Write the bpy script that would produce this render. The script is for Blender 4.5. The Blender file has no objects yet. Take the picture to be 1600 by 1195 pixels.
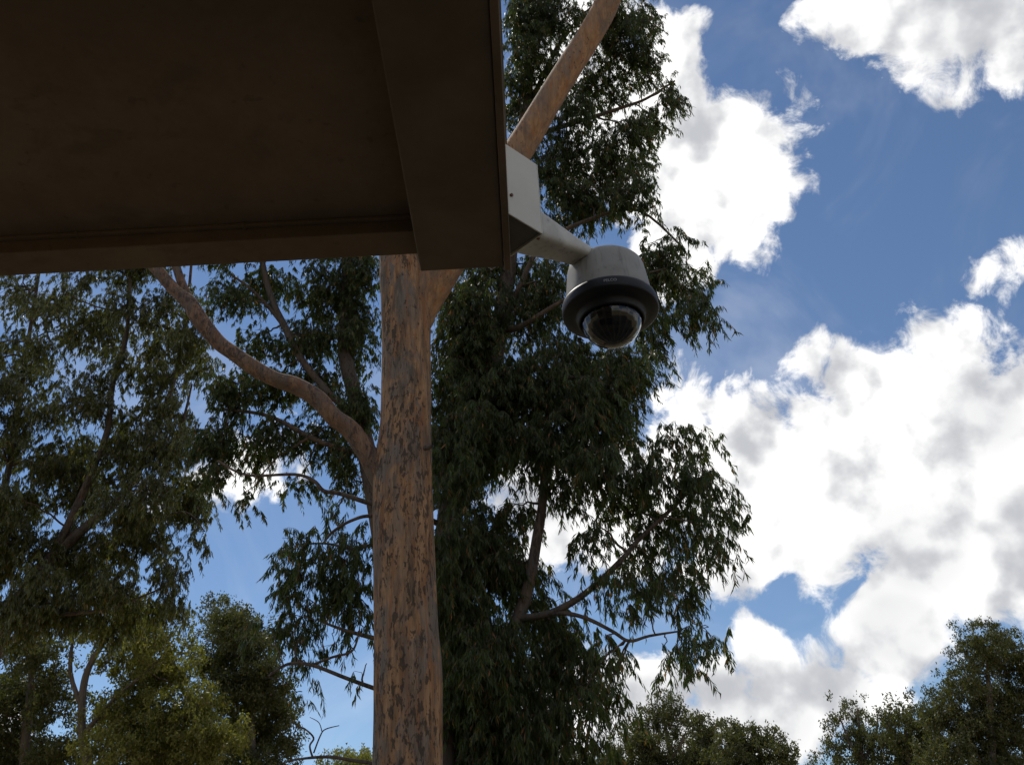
import bpy, math, random
import numpy as np
from mathutils import Matrix, Vector

scene = bpy.context.scene
COL = scene.collection
rng = np.random.default_rng(7)
random.seed(7)

# ------------------------------------------------------------------ camera
F_PX = 1445.0                       # focal length for a 1600 px wide frame
PITCH, ROLL = math.radians(31.0), math.radians(3.05)
CAM = np.array([0.0, 0.0, 1.6])
_F = np.array([0, math.cos(PITCH), math.sin(PITCH)])
_U0 = np.array([0, -math.sin(PITCH), math.cos(PITCH)])
_X0 = np.array([1.0, 0, 0])
_R = math.cos(ROLL) * _X0 - math.sin(ROLL) * _U0
_U = math.sin(ROLL) * _X0 + math.cos(ROLL) * _U0
cam_data = bpy.data.cameras.new('camera')
cam_data.sensor_width = 36.0
cam_data.lens = F_PX / 1600 * 36.0
cam_data.clip_start = 0.05
cam_data.clip_end = 6000
cam = bpy.data.objects.new('camera', cam_data)
M = Matrix(((_R[0], _U[0], -_F[0], CAM[0]), (_R[1], _U[1], -_F[1], CAM[1]),
            (_R[2], _U[2], -_F[2], CAM[2]), (0, 0, 0, 1)))
cam.matrix_world = M
COL.objects.link(cam)
scene.camera = cam


def ray(px, py):
    d = _F + _R * (px - 800) / F_PX + _U * (597.5 - py) / F_PX
    return d


def P(px, py, Y):
    """world point on the ground-plan distance Y in front of the camera"""
    d = ray(px, py)
    return CAM + d * (Y / d[1])


def metres(px, py, Y):
    """size of one photograph pixel there"""
    return float((P(px, py, Y) - CAM) @ _F) / F_PX


# ------------------------------------------------------------------ light
SUN_AZ, SUN_EL = math.radians(-32), math.radians(57)     # azimuth from +Y, clockwise positive
SUN_DIR = np.array([math.sin(SUN_AZ) * math.cos(SUN_EL), math.cos(SUN_AZ) * math.cos(SUN_EL), math.sin(SUN_EL)])
sl = bpy.data.lights.new('sun', 'SUN')
sl.energy = 3.2
sl.angle = math.radians(0.55)
sl.color = (1.0, 0.94, 0.84)
so = bpy.data.objects.new('sun', sl)
so.rotation_euler = Vector(SUN_DIR).to_track_quat('Z', 'Y').to_euler()
so.location = (-20, 20, 40)
COL.objects.link(so)

scene.view_settings.view_transform = 'Standard'
scene.view_settings.look = 'None'
scene.view_settings.exposure = -0.30
scene.cycles.max_bounces = 6
scene.cycles.diffuse_bounces = 4
scene.cycles.glossy_bounces = 2
scene.cycles.transmission_bounces = 3
scene.cycles.caustics_reflective = False
scene.cycles.caustics_refractive = False
scene.view_settings.gamma = 1.0
scene.view_settings.use_curve_mapping = False

# ---- world: Nishita sky with cumulus clouds, laid out by compass direction and elevation
world = bpy.data.worlds.new('World')
scene.world = world
world.use_nodes = True
wt = world.node_tree
wt.nodes.clear()


class G:
    """tiny node helper"""

    def __init__(s, tree):
        s.t = tree

    def n(s, kind, **kw):
        nd = s.t.nodes.new(kind)
        for k, v in kw.items():
            setattr(nd, k, v)
        return nd

    def put(s, sock, v):
        if hasattr(v, 'links'):
            s.t.links.new(v, sock)
        else:
            sock.default_value = v

    def math(s, op, a, b=None, c=None, clamp=False):
        nd = s.n('ShaderNodeMath', operation=op, use_clamp=clamp)
        for i, v in enumerate((a, b, c)):
            if v is not None:
                s.put(nd.inputs[i], v)
        return nd.outputs[0]

    def vmath(s, op, a, b=None, out=0, scale=None):
        nd = s.n('ShaderNodeVectorMath', operation=op)
        s.put(nd.inputs[0], a)
        if b is not None:
            s.put(nd.inputs[1], b)
        if scale is not None:
            s.put(nd.inputs['Scale'], scale)
        return nd.outputs[out]

    def remap(s, v, a, b, c=0.0, d=1.0, smooth=True):
        nd = s.n('ShaderNodeMapRange', interpolation_type='SMOOTHSTEP' if smooth else 'LINEAR')
        s.put(nd.inputs[0], v)
        for i, x in enumerate((a, b, c, d)):
            nd.inputs[i + 1].default_value = x
        return nd.outputs[0]

    def noise(s, vec, scale, detail=4, rough=0.5, lac=2.0, dist=0.0, out=0):
        nd = s.n('ShaderNodeTexNoise')
        s.put(nd.inputs['Vector'], vec)
        nd.inputs['Scale'].default_value = scale
        nd.inputs['Detail'].default_value = detail
        nd.inputs['Roughness'].default_value = rough
        nd.inputs['Lacunarity'].default_value = lac
        nd.inputs['Distortion'].default_value = dist
        return nd.outputs[out]

    def mix(s, fac, a, b):
        nd = s.n('ShaderNodeMix', data_type='RGBA')
        s.put(nd.inputs[0], fac)
        s.put(nd.inputs[6], a)
        s.put(nd.inputs[7], b)
        return nd.outputs[2]


# cloud masses: direction (given as where they stand over this place) and angular radius, weight
CLOUDS = [
    # upper right
    (1480, 20, 130, 1.22), (1370, 20, 100, 0.85), (1560, 20, 120, 1.22), (1490, 130, 55, 0.80), (1295, 15, 50, 0.60),
    (1585, 110, 50, 0.75), (1560, -120, 200, 1.22), (1400, -150, 160, 1.22),
    # centre cloud beside the tall crown
    (1056, 80, 85, 1.10), (1036, 160, 120, 1.22), (1126, 230, 125, 1.34), (1176, 290, 95, 1.22), (1106, 330, 120, 1.22),
    (1051, 390, 95, 1.10), (1241, 305, 45, 0.70), (1026, 270, 110, 1.10), (960, 200, 120, 1.10), (900, 80, 110, 1.10),
    (1151, 385, 60, 0.75), (1091, 420, 55, 0.65), (1081, 55, 40, 0.55),
    # small scraps at the right edge
    (1578, 403, 36, 0.55), (1535, 425, 28, 0.45), (1250, 150, 45, 0.42), (1640, 385, 40, 0.60),
    # the great bank on the right
    (1600, 605, 100, 1.28), (1480, 590, 110, 1.28), (1390, 620, 110, 1.34), (1300, 680, 120, 1.34), (1180, 660, 90, 1.22),
    (1080, 630, 70, 0.85), (1020, 605, 42, 0.60), (1275, 565, 42, 0.55), (1560, 700, 190, 1.46), (1420, 760, 170, 1.46),
    (1230, 770, 130, 1.34), (1560, 880, 130, 1.34), (1440, 858, 108, 1.22), (1265, 862, 86, 1.16), (1100, 740, 110, 1.22),
    (1150, 890, 85, 1.10), (1085, 912, 52, 0.70), (980, 800, 120, 1.10), (850, 780, 110, 1.10), (1330, 580, 50, 0.70),
    (1700, 700, 200, 1.46), (1690, 900, 150, 1.22),
    # the lower bank
    (1195, 1020, 62, 1.16), (1125, 1095, 92, 1.22), (1220, 1095, 86, 1.22), (1010, 1100, 110, 1.22), (1315, 1065, 70, 1.10),
    (1400, 1000, 74, 1.16), (1425, 935, 76, 1.10), (1380, 1075, 50, 0.70), (900, 1110, 110, 1.10), (1060, 1170, 120, 1.16), (1180, 1150, 75, 1.0),
    # small cloud low on the left
    (400, 742, 72, 0.85), (330, 752, 48, 0.70), (470, 735, 55, 0.72), (250, 790, 60, 0.60), (40, 1130, 80, 0.70),
]
# thick parts with shaded bases
GREYS = [(1500, 50, 110, .8), (1440, 20, 80, .5), (1430, 850, 140, 1.0), (1530, 650, 130, .8), (1340, 900, 90, .8), (1400, 980, 110, 1.0),
         (1200, 1110, 130, 1.0), (1070, 1120, 140, 1.0), (1310, 1060, 90, .9), (1130, 850, 70, .5), (1240, 860, 70, .4), (1140, 920, 80, .6), (980, 1150, 110, .7), (1100, 150, 70, .5),
         (1590, 800, 120, .55), (1180, 330, 45, .3), (1300, 760, 70, .4), (850, 780, 120, .6)]


def unit(v):
    v = np.asarray(v, float)
    return v / np.linalg.norm(v)


def blob_field(g, vec, blobs):
    acc = None
    for (x, y, r, w) in blobs:
        c = unit(ray(x, y))
        off = math.hypot(x - 800, y - 597) / F_PX
        ang = r / F_PX / (1 + off * off) ** 0.75
        dist = g.vmath('DISTANCE', vec, tuple(c), out=1)
        f = g.math('MULTIPLY_ADD', dist, -w / ang, w)      # w*(1-d/r)
        acc = f if acc is None else g.math('SMOOTH_MAX', acc, f, 0.18)
    return acc


def cloud_group():
    ng = bpy.data.node_groups.new('cloud_density', 'ShaderNodeTree')
    ng.interface.new_socket('dir', in_out='INPUT', socket_type='NodeSocketVector')
    ng.interface.new_socket('density', in_out='OUTPUT', socket_type='NodeSocketFloat')
    g = G(ng)
    gi = g.n('NodeGroupInput')
    go = g.n('NodeGroupOutput')
    d = gi.outputs[0]
    # billowing warp
    wv = g.noise(d, 9.0, 2, 0.55, out=1)
    wv = g.vmath('SUBTRACT', wv, (0.5, 0.5, 0.5))
    wd = g.vmath('ADD', d, g.vmath('SCALE', wv, scale=0.075))
    near = blob_field(g, wd, CLOUDS)
    # the same broken cumulus all round the rest of the sky
    far_n = g.math('MULTIPLY_ADD', g.noise(wd, 3.2, 3, 0.5), 5.0, -2.55)
    view = unit(_F)
    dv = g.vmath('DOT_PRODUCT', d, tuple(view), out=1)
    outside = g.remap(dv, math.cos(math.radians(33)), math.cos(math.radians(42)))
    far = g.math('MULTIPLY_ADD', g.math('SUBTRACT', far_n, -1.0), outside, -1.0)
    base = g.math('MAXIMUM', near, far)
    base = g.math('MINIMUM', base, 1.0)
    n1 = g.noise(wd, 15.0, 7, 0.60, 2.15)
    n2 = g.noise(wd, 52.0, 3, 0.62, 2.2)
    rough = g.math('ADD', g.math('MULTIPLY_ADD', n1, 2.3, -1.15), g.math('MULTIPLY_ADD', n2, 0.42, -0.21))
    ng.links.new(g.math('ADD', base, rough), go.inputs[0])
    return ng


def build_world():
    g = G(wt)
    tc = g.n('ShaderNodeTexCoord')
    d = g.vmath('NORMALIZE', tc.outputs['Generated'])
    sky = g.n('ShaderNodeTexSky', sky_type='NISHITA', sun_disc=False)
    sky.sun_elevation = SUN_EL
    sky.sun_rotation = SUN_AZ
    sky.altitude = 0
    sky.air_density = 1.0
    sky.dust_density = 0.0
    sky.ozone_density = 4.0
    grp = cloud_group()

    nd = g.n('ShaderNodeGroup')
    nd.node_tree = grp
    wt.links.new(d, nd.inputs[0])
    d0 = nd.outputs[0]
    toward = g.vmath('ADD', d, tuple(SUN_DIR * 0.028))
    slope = g.math('SUBTRACT', g.noise(d, 15.0, 4, 0.5, 2.15), g.noise(toward, 15.0, 2, 0.5, 2.15))
    alpha = g.remap(d0, -0.02, 0.42)
    # light from the sun side; thick parts have grey bases
    lit = g.remap(slope, -0.24, 0.11)
    thick = g.remap(blob_field(g, d, GREYS), 0.0, 0.62)
    mott = g.remap(g.noise(d, 7.0, 4, 0.5), 0.33, 0.66)
    dark = g.math('MULTIPLY', thick, g.math('MULTIPLY_ADD', mott, 0.4, 0.6), clamp=True)
    dark = g.math('MULTIPLY', dark, g.math('MULTIPLY_ADD', lit, -0.5, 1.05), clamp=True)
    shade = g.mix(lit, (5.8, 5.95, 6.3, 1), (12.6, 12.5, 12.3, 1))
    shade = g.mix(dark, shade, (5.6, 5.75, 6.1, 1))
    veil = g.math('MULTIPLY', g.remap(g.noise(d, 5.0, 5, 0.6, dist=0.6), 0.42, 0.75), 0.16)
    alpha = g.math('MAXIMUM', alpha, veil)
    col = g.mix(alpha, sky.outputs[0], shade)
    bg = g.n('ShaderNodeBackground')
    wt.links.new(col, bg.inputs[0])
    bg.inputs[1].default_value = 0.12
    out = g.n('ShaderNodeOutputWorld')
    wt.links.new(bg.outputs[0], out.inputs[0])


build_world()
world.cycles.sampling_method = 'MANUAL'
world.cycles.sample_map_resolution = 256

# ------------------------------------------------------------------ helpers


def tag(o, label=None, cat=None, group=None, kind=None):
    if label:
        o['label'] = label
    if cat:
        o['category'] = cat
    if group:
        o['group'] = group
    if kind:
        o['kind'] = kind
    return o


def empty(name, loc, label, cat, group=None):
    o = bpy.data.objects.new(name, None)
    o.location = [float(x) for x in loc]
    o.empty_display_size = 0.2
    COL.objects.link(o)
    return tag(o, label, cat, group)


def np_mesh(name, verts, faces, mat, parent=None, smooth=True, rnd=None):
    """verts (n,3) world coordinates; faces (m,k) with one k"""
    verts = np.asarray(verts, np.float32)
    if parent is not None:
        verts = verts - np.array(parent.location, np.float32)
    faces = np.asarray(faces, np.int32)
    me = bpy.data.meshes.new(name)
    m, k = faces.shape
    me.vertices.add(len(verts))
    me.vertices.foreach_set('co', verts.ravel())
    me.loops.add(m * k)
    me.loops.foreach_set('vertex_index', faces.ravel())
    me.polygons.add(m)
    me.polygons.foreach_set('loop_start', np.arange(0, m * k, k, dtype=np.int32))
    if smooth:
        me.polygons.foreach_set('use_smooth', np.ones(m, bool))
    if rnd is not None:
        at = me.attributes.new('rnd', 'FLOAT', 'POINT')
        at.data.foreach_set('value', np.asarray(rnd, np.float32))
    me.update(calc_edges=True)
    me.materials.append(mat)
    o = bpy.data.objects.new(name, me)
    COL.objects.link(o)
    if parent is not None:
        o.parent = parent
    return o


class MB:
    """collects polygons for one mesh"""

    def __init__(s):
        s.v, s.f = [], []

    def add(s, vs, fs):
        b = len(s.v)
        s.v += [tuple(float(c) for c in v) for v in vs]
        s.f += [tuple(i + b for i in f) for f in fs]
        return s

    def box(s, x0, x1, y0, y1, z0, z1):
        vs = [(x, y, z) for z in (z0, z1) for y in (y0, y1) for x in (x0, x1)]
        return s.add(vs, [(0, 2, 3, 1), (4, 5, 7, 6), (0, 1, 5, 4), (2, 6, 7, 3), (0, 4, 6, 2), (1, 3, 7, 5)])

    def prism(s, outline, z0, z1):
        """outline: counter-clockwise plan points"""
        n = len(outline)
        vs = [(x, y, z0) for x, y in outline] + [(x, y, z1) for x, y in outline]
        fs = [tuple(range(n - 1, -1, -1)), tuple(range(n, 2 * n))]
        fs += [(i, (i + 1) % n, n + (i + 1) % n, n + i) for i in range(n)]
        return s.add(vs, fs)

    def lathe(s, prof, c, seg=64, close=False):
        """prof: (radius, z) pairs round the vertical axis through c"""
        vs, fs = [], []
        for r, z in prof:
            for k in range(seg):
                a = 2 * math.pi * k / seg
                vs.append((c[0] + r * math.cos(a), c[1] + r * math.sin(a), z))
        for i in range(len(prof) - 1):
            for k in range(seg):
                k2 = (k + 1) % seg
                fs.append((i * seg + k, (i + 1) * seg + k, (i + 1) * seg + k2, i * seg + k2))
        return s.add(vs, fs)

    def build(s, name, mat, parent=None, smooth=False, bevel=0.0):
        loc = Vector(parent.location) if parent is not None else Vector((0, 0, 0))
        if parent is not None and parent.parent is not None:
            loc = loc + Vector(parent.parent.location)
        me = bpy.data.meshes.new(name)
        me.from_pydata([Vector(v) - loc for v in s.v], [], s.f)
        me.update()
        if smooth:
            me.polygons.foreach_set('use_smooth', [True] * len(me.polygons))
        me.materials.append(mat)
        o = bpy.data.objects.new(name, me)
        COL.objects.link(o)
        if parent is not None:
            o.parent = parent
        if bevel:
            b = o.modifiers.new('bevel', 'BEVEL')
            b.width = bevel
            b.segments = 3
            b.limit_method = 'ANGLE'
            b.angle_limit = math.radians(35)
            b.harden_normals = False
        return o


def catmull(pts, rad, per=6):
    pts = np.asarray(pts, float)
    rad = np.asarray(rad, float)
    n = len(pts)
    out, ro = [], []
    for i in range(n - 1):
        p0, p1, p2, p3 = pts[max(i - 1, 0)], pts[i], pts[i + 1], pts[min(i + 2, n - 1)]
        for t in np.arange(per) / per:
            t2, t3 = t * t, t * t * t
            out.append(0.5 * ((2 * p1) + (-p0 + p2) * t + (2 * p0 - 5 * p1 + 4 * p2 - p3) * t2 + (-p0 + 3 * p1 - 3 * p2 + p3) * t3))
            s = t2 * (3 - 2 * t)
            ro.append(rad[i] * (1 - s) + rad[i + 1] * s)
    out.append(pts[-1])
    ro.append(rad[-1])
    return np.array(out), np.array(ro)


def tube_arrays(pts, rad, seg=8, lump=0.0, seed=0):
    pts = np.asarray(pts, float)
    n = len(pts)
    tan = np.gradient(pts, axis=0)
    tan /= np.linalg.norm(tan, axis=1)[:, None] + 1e-9
    ref = np.array([0.0, 1.0, 0.0]) if abs(tan[0][1]) < 0.8 else np.array([1.0, 0, 0])
    a = np.cross(tan[0], ref)
    a /= np.linalg.norm(a)
    V = []
    ang = np.arange(seg) * 2 * math.pi / seg
    r2 = np.random.default_rng(seed)
    ph = r2.uniform(0, 6.28, 8)
    arc = np.concatenate([[0], np.cumsum(np.linalg.norm(np.diff(pts, axis=0), axis=1))])
    for i in range(n):
        a = a - tan[i] * (a @ tan[i])
        a /= np.linalg.norm(a) + 1e-9
        b = np.cross(tan[i], a)
        rr = rad[i] * np.ones(seg)
        if lump:
            z = arc[i]
            rr = rr * (1 + lump * (np.sin(2 * ang + ph[0] + z * 1.1) * .5 + np.sin(3 * ang + ph[1] - z * 1.9) * .4 +
                                   np.sin(ang + ph[2] + z * 2.7) * .5 + np.sin(5 * ang + ph[3] + z * 3.3) * .25 +
                                   np.sin(z * 2.1 + ph[4]) * .3 + np.sin(9 * ang + z * 4 + ph[5]) * .12))
        V.append(pts[i] + np.outer(np.cos(ang) * rr, a) + np.outer(np.sin(ang) * rr, b))
    V = np.concatenate(V)
    i = np.arange(n - 1)[:, None] * seg
    k = np.arange(seg)[None, :]
    k2 = (k + 1) % seg
    Fc = np.stack([i + k, i + k2, i + seg + k2, i + seg + k], -1).reshape(-1, 4)
    return V, Fc


# ------------------------------------------------------------------ materials


def new_mat(name):
    m = bpy.data.materials.new(name)
    m.use_nodes = True
    m.node_tree.nodes.clear()
    g = G(m.node_tree)
    out = g.n('ShaderNodeOutputMaterial')
    b = g.n('ShaderNodeBsdfPrincipled')
    m.node_tree.links.new(b.outputs[0], out.inputs[0])
    return m, g, b, out


def coords(g, scale=(1, 1, 1)):
    tc = g.n('ShaderNodeTexCoord')
    mp = g.n('ShaderNodeMapping')
    mp.inputs['Scale'].default_value = scale
    g.t.links.new(tc.outputs['Object'], mp.inputs[0])
    return mp.outputs[0]


def bump(g, b, height, strength=0.3, dist=0.01):
    nd = g.n('ShaderNodeBump')
    nd.inputs['Strength'].default_value = strength
    nd.inputs['Distance'].default_value = dist
    g.put(nd.inputs['Height'], height)
    g.t.links.new(nd.outputs[0], b.inputs['Normal'])


def rgb(r, g, b):
    return (r, g, b, 1)


def mat_bark(name, c_main, c_pale, c_grey, c_dark, scale=1.0, spots=0.5):
    """smooth gum bark: warm streaks, weathered grey patches, dark scraps of old bark still hanging on"""
    m, g, b, _ = new_mat(name)
    k = scale
    v1 = coords(g, (12 * k, 12 * k, 1.2 * k))
    v2 = coords(g, (4 * k, 4 * k, 1.3 * k))
    v3 = coords(g, (25 * k, 25 * k, 9 * k))
    v4 = coords(g, (40 * k, 40 * k, 13 * k))
    v5 = coords(g, (60 * k, 60 * k, 7 * k))
    streak = g.remap(g.noise(v1, 1.0, 6, 0.68, dist=0.3), 0.36, 0.62)
    col = g.mix(streak, rgb(*c_main), rgb(*c_pale))
    patch = g.remap(g.noise(v2, 1.0, 7, 0.68, dist=0.5), 0.46, 0.54)
    big = g.remap(g.noise(coords(g, (2.2 * k, 2.2 * k, 0.55 * k)), 1.0, 4, 0.6), 0.38, 0.6)
    col = g.mix(g.math('MULTIPLY', patch, g.math('MULTIPLY_ADD', big, 0.6, 0.35)), col, rgb(*c_grey))
    warm = g.remap(g.noise(coords(g, (16 * k, 16 * k, 1.0 * k)), 1.0, 3, 0.6), 0.56, 0.66)
    col = g.mix(g.math('MULTIPLY', warm, 0.55), col, rgb(c_main[0] * 1.25, c_main[1] * .92, c_main[2] * .7))
    stain = g.remap(g.noise(coords(g, (9 * k, 9 * k, 1.6 * k)), 1.0, 6, 0.7, dist=0.3), 0.48, 0.64)
    col = g.mix(g.math('MULTIPLY', stain, 0.7), col, rgb(c_dark[0] * 2.2, c_dark[1] * 2.4, c_dark[2] * 2.6))
    fa = g.noise(v3, 1.0, 5, 0.62, dist=0.25)
    mask = g.remap(g.noise(v2, 0.8, 3, 0.5), 0.40, 0.58)
    fa = g.math('MULTIPLY_ADD', mask, 0.10, fa)
    flake = g.remap(fa, 0.64 - spots * .06, 0.685 - spots * .06)
    fb = g.remap(g.math('MULTIPLY_ADD', mask, 0.05, g.noise(v4, 1.0, 3, 0.6, dist=0.2)), 0.66, 0.69)
    dk = g.math('MAXIMUM', flake, g.math('MULTIPLY', fb, 0.9))
    mott = g.mix(g.noise(v4, 1.6, 3, 0.6), rgb(*c_dark), rgb(*[c * 1.9 for c in c_dark]))
    col = g.mix(g.math('MULTIPLY', dk, 0.85), col, mott)
    fine = g.noise(v5, 1.0, 3, 0.6)
    hsv = g.n('ShaderNodeHueSaturation')
    g.put(hsv.inputs['Value'], g.math('MULTIPLY_ADD', fine, 0.7, 0.65))
    g.put(hsv.inputs['Color'], col)
    g.put(b.inputs['Base Color'], hsv.outputs[0])
    b.inputs['Roughness'].default_value = 0.8
    b.inputs['Specular IOR Level'].default_value = 0.25
    hgt = g.math('ADD', g.math('MULTIPLY', dk, 0.7), g.math('ADD', g.math('MULTIPLY', fine, 0.35), g.math('MULTIPLY', patch, 0.35)))
    bump(g, b, hgt, 0.6, 0.012)
    return m


def mat_leaf(name, c1, c2, c3, trans=0.22, rough=0.38, spec=0.5):
    m = bpy.data.materials.new(name)
    m.use_nodes = True
    m.node_tree.nodes.clear()
    g = G(m.node_tree)
    out = g.n('ShaderNodeOutputMaterial')
    at = g.n('ShaderNodeAttribute', attribute_name='rnd')
    ramp = g.n('ShaderNodeValToRGB')
    e = ramp.color_ramp.elements
    e[0].position, e[0].color = 0.0, rgb(*c1)
    e[1].position, e[1].color = 0.93, rgb(*c2)
    x = e.new(0.97)
    x.color = rgb(*c3)
    g.t.links.new(at.outputs['Fac'], ramp.inputs[0])
    b = g.n('ShaderNodeBsdfPrincipled')
    g.t.links.new(ramp.outputs[0], b.inputs['Base Color'])
    b.inputs['Roughness'].default_value = rough
    b.inputs['Specular IOR Level'].default_value = spec
    t = g.n('ShaderNodeBsdfTranslucent')
    tcol = g.n('ShaderNodeMix', data_type='RGBA', blend_type='MULTIPLY')
    tcol.inputs[0].default_value = 1.0
    g.t.links.new(ramp.outputs[0], tcol.inputs[6])
    tcol.inputs[7].default_value = (2.6, 3.0, 1.2, 1)
    g.t.links.new(tcol.outputs[2], t.inputs[0])
    ms = g.n('ShaderNodeMixShader')
    ms.inputs[0].default_value = trans
    g.t.links.new(b.outputs[0], ms.inputs[1])
    g.t.links.new(t.outputs[0], ms.inputs[2])
    g.t.links.new(ms.outputs[0], out.inputs[0])
    return m


def mat_worn(name, c1, c2, rough=0.6, scale=4.0, contrast=(0.35, 0.7), bump_s=0.1, spec=0.4, stretch=(1, 1, 1)):
    m, g, b, _ = new_mat(name)
    v = coords(g, stretch)
    n = g.remap(g.noise(v, scale, 8, 0.62), *contrast)
    g.put(b.inputs['Base Color'], g.mix(n, rgb(*c1), rgb(*c2)))
    b.inputs['Roughness'].default_value = rough
    b.inputs['Specular IOR Level'].default_value = spec
    if bump_s:
        bump(g, b, g.noise(v, scale * 12, 4, 0.6), bump_s, 0.004)
    return m


MAT = {}
MAT['bark'] = mat_bark('smooth gum bark', (0.178, 0.088, 0.041), (0.31, 0.178, 0.093), (0.135, 0.11, 0.092), (0.030, 0.021, 0.015), 1.0, 0.45)
MAT['bark_smooth'] = mat_bark('smooth upper bark', (0.215, 0.105, 0.047), (0.31, 0.175, 0.09), (0.2, 0.135, 0.095), (0.05, 0.034, 0.025), 0.9, -0.9)
MAT['limb_bark'] = mat_bark('smooth limb bark', (0.25, 0.13, 0.068), (0.30, 0.18, 0.105), (0.19, 0.14, 0.11), (0.075, 0.05, 0.037), 1.3, -0.3)
MAT['limb_bark_shaded_worn'] = mat_bark('shaded and worn limb bark', (0.135, 0.07, 0.04), (0.20, 0.12, 0.075), (0.095, 0.074, 0.062), (0.036, 0.025, 0.02), 1.4, 0.6)  # base colour darkened for the left limb's weaker light; dark patches are wear
MAT['dark_bark'] = mat_bark('grey brown bark', (0.085, 0.056, 0.04), (0.125, 0.088, 0.062), (0.085, 0.074, 0.064), (0.03, 0.021, 0.017), 1.2)
MAT['far_bark'] = mat_bark('pale far bark', (0.12, 0.088, 0.063), (0.17, 0.13, 0.098), (0.105, 0.09, 0.08), (0.06, 0.045, 0.035), 0.6)
MAT['twig'] = mat_worn('twig bark', (0.06, 0.04, 0.028), (0.11, 0.07, 0.05), 0.8, 6, bump_s=0)
MAT['leaf'] = mat_leaf('gum leaf', (0.024, 0.034, 0.011), (0.064, 0.082, 0.026), (0.2, 0.09, 0.04), 0.33, 0.46, 0.32)
MAT['leaf_left'] = mat_leaf('small gum leaf', (0.042, 0.045, 0.013), (0.108, 0.104, 0.031), (0.18, 0.12, 0.05), 0.34, 0.3, 0.5)
MAT['leaf_olive'] = mat_leaf('olive leaf', (0.085, 0.084, 0.022), (0.19, 0.172, 0.05), (0.14, 0.11, 0.05), 0.3, 0.5, 0.3)
MAT['leaf_dark'] = mat_leaf('dull leaf', (0.04, 0.042, 0.016), (0.09, 0.086, 0.031), (0.1, 0.075, 0.04), 0.28, 0.5, 0.3)

# ------------------------------------------------------------------ ground


def ground_material():
    m, g, b, _ = new_mat('dry grass ground')
    v = coords(g)
    n1 = g.remap(g.noise(v, 0.18, 6, 0.6), 0.35, 0.65)
    n2 = g.remap(g.noise(v, 3.0, 6, 0.65), 0.35, 0.68)
    col = g.mix(n1, rgb(0.36, 0.27, 0.15), rgb(0.27, 0.235, 0.115))
    col = g.mix(g.math('MULTIPLY', n2, 0.5), col, rgb(0.30, 0.215, 0.13))
    g.put(b.inputs['Base Color'], col)
    b.inputs['Roughness'].default_value = 0.95
    bump(g, b, g.noise(v, 25, 5, 0.7), 0.6, 0.03)
    return m


MAT['ground'] = ground_material()
gm = MB()
S = 3000
gm.add([(-S, -S, 0), (S, -S, 0), (S, S, 0), (-S, S, 0)], [(0, 1, 2, 3)])
tag(gm.build('ground', MAT['ground']), kind='structure')
MAT['paving'] = mat_worn('old asphalt', (0.055, 0.05, 0.045), (0.085, 0.078, 0.07), 0.9, 1.5, bump_s=0.2)
pv = MB()
pv.box(-14.0, 9.0, -6.0, 5.0, -0.05, 0.03)
tag(pv.build('pavement', MAT['paving'], bevel=0.01), kind='structure')

# ------------------------------------------------------------------ building eave
def mat_soffit():
    m, g, b, _ = new_mat('brown stained soffit')
    v = coords(g)
    n = g.remap(g.noise(v, 2.0, 8, 0.65), 0.3, 0.72)
    col = g.mix(n, rgb(0.155, 0.110, 0.070), rgb(0.235, 0.170, 0.108))
    st = g.remap(g.noise(coords(g, (1, 1.4, 1)), 4.5, 6, 0.62, dist=0.4), 0.54, 0.66)       # damp stains
    col = g.mix(g.math('MULTIPLY', st, 0.4), col, rgb(0.10, 0.073, 0.05))
    sp = g.remap(g.noise(v, 26, 4, 0.6), 0.64, 0.70)
    col = g.mix(g.math('MULTIPLY', sp, 0.35), col, rgb(0.08, 0.06, 0.043))
    gr = g.noise(coords(g, (60, 60, 60)), 1.0, 3, 0.6)
    hsv = g.n('ShaderNodeHueSaturation')
    g.put(hsv.inputs['Value'], g.math('MULTIPLY_ADD', gr, 0.16, 0.92))
    g.put(hsv.inputs['Color'], col)
    g.put(b.inputs['Base Color'], hsv.outputs[0])
    b.inputs['Roughness'].default_value = 0.85
    b.inputs['Specular IOR Level'].default_value = 0.2
    bump(g, b, g.noise(v, 3.0, 5, 0.6), 0.4, 0.02)
    return m


MAT['soffit'] = mat_soffit()
MAT['beam'] = mat_worn('brown painted steel beam', (0.112, 0.083, 0.055), (0.155, 0.117, 0.078), 0.8, 5.0, (0.3, 0.7), 0.1, 0.3)
MAT['fascia'] = mat_worn('weathered fascia', (0.17, 0.122, 0.083), (0.11, 0.078, 0.053), 0.8, 9.0, (0.42, 0.66), 0.2, 0.3, (1, .35, 1))
MAT['roof'] = mat_worn('grey roof sheet', (0.32, 0.31, 0.29), (0.42, 0.41, 0.39), 0.5, 2.0)
MAT['wall'] = mat_worn('tan rendered wall', (0.30, 0.22, 0.15), (0.36, 0.27, 0.19), 0.9, 1.5)
EX0, EX1, EY0, EY1 = -6.2, 0.0, -3.4, 1.785
eave = empty('building_eave', (-3.0, -3.3, 0.0), 'dark brown eave of a building seen from below with a broad edge beam', 'building')
MB().box(EX0 + .01, -0.202, EY0, 1.688, 3.092, 3.12).build('soffit', MAT['soffit'], eave)
MB().box(-0.208, -0.0045, EY0, EY1, 3.0, 3.30).build('edge_beam', MAT['beam'], eave, bevel=0.004)
MB().box(EX0, -0.2085, 1.692, 1.778, 3.05, 3.30).build('end_beam', MAT['soffit'], eave, bevel=0.003)
trim = MB().box(EX0, -0.2085, 1.678, 1.6915, 3.083, 3.0915).build('trim_strip', MAT['soffit'], eave, bevel=0.002)
MB().box(-0.0040, 0.0125, EY0, EY1 + .004, 2.992, 3.335).build('fascia_board', MAT['fascia'], eave, bevel=0.002)
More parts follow.
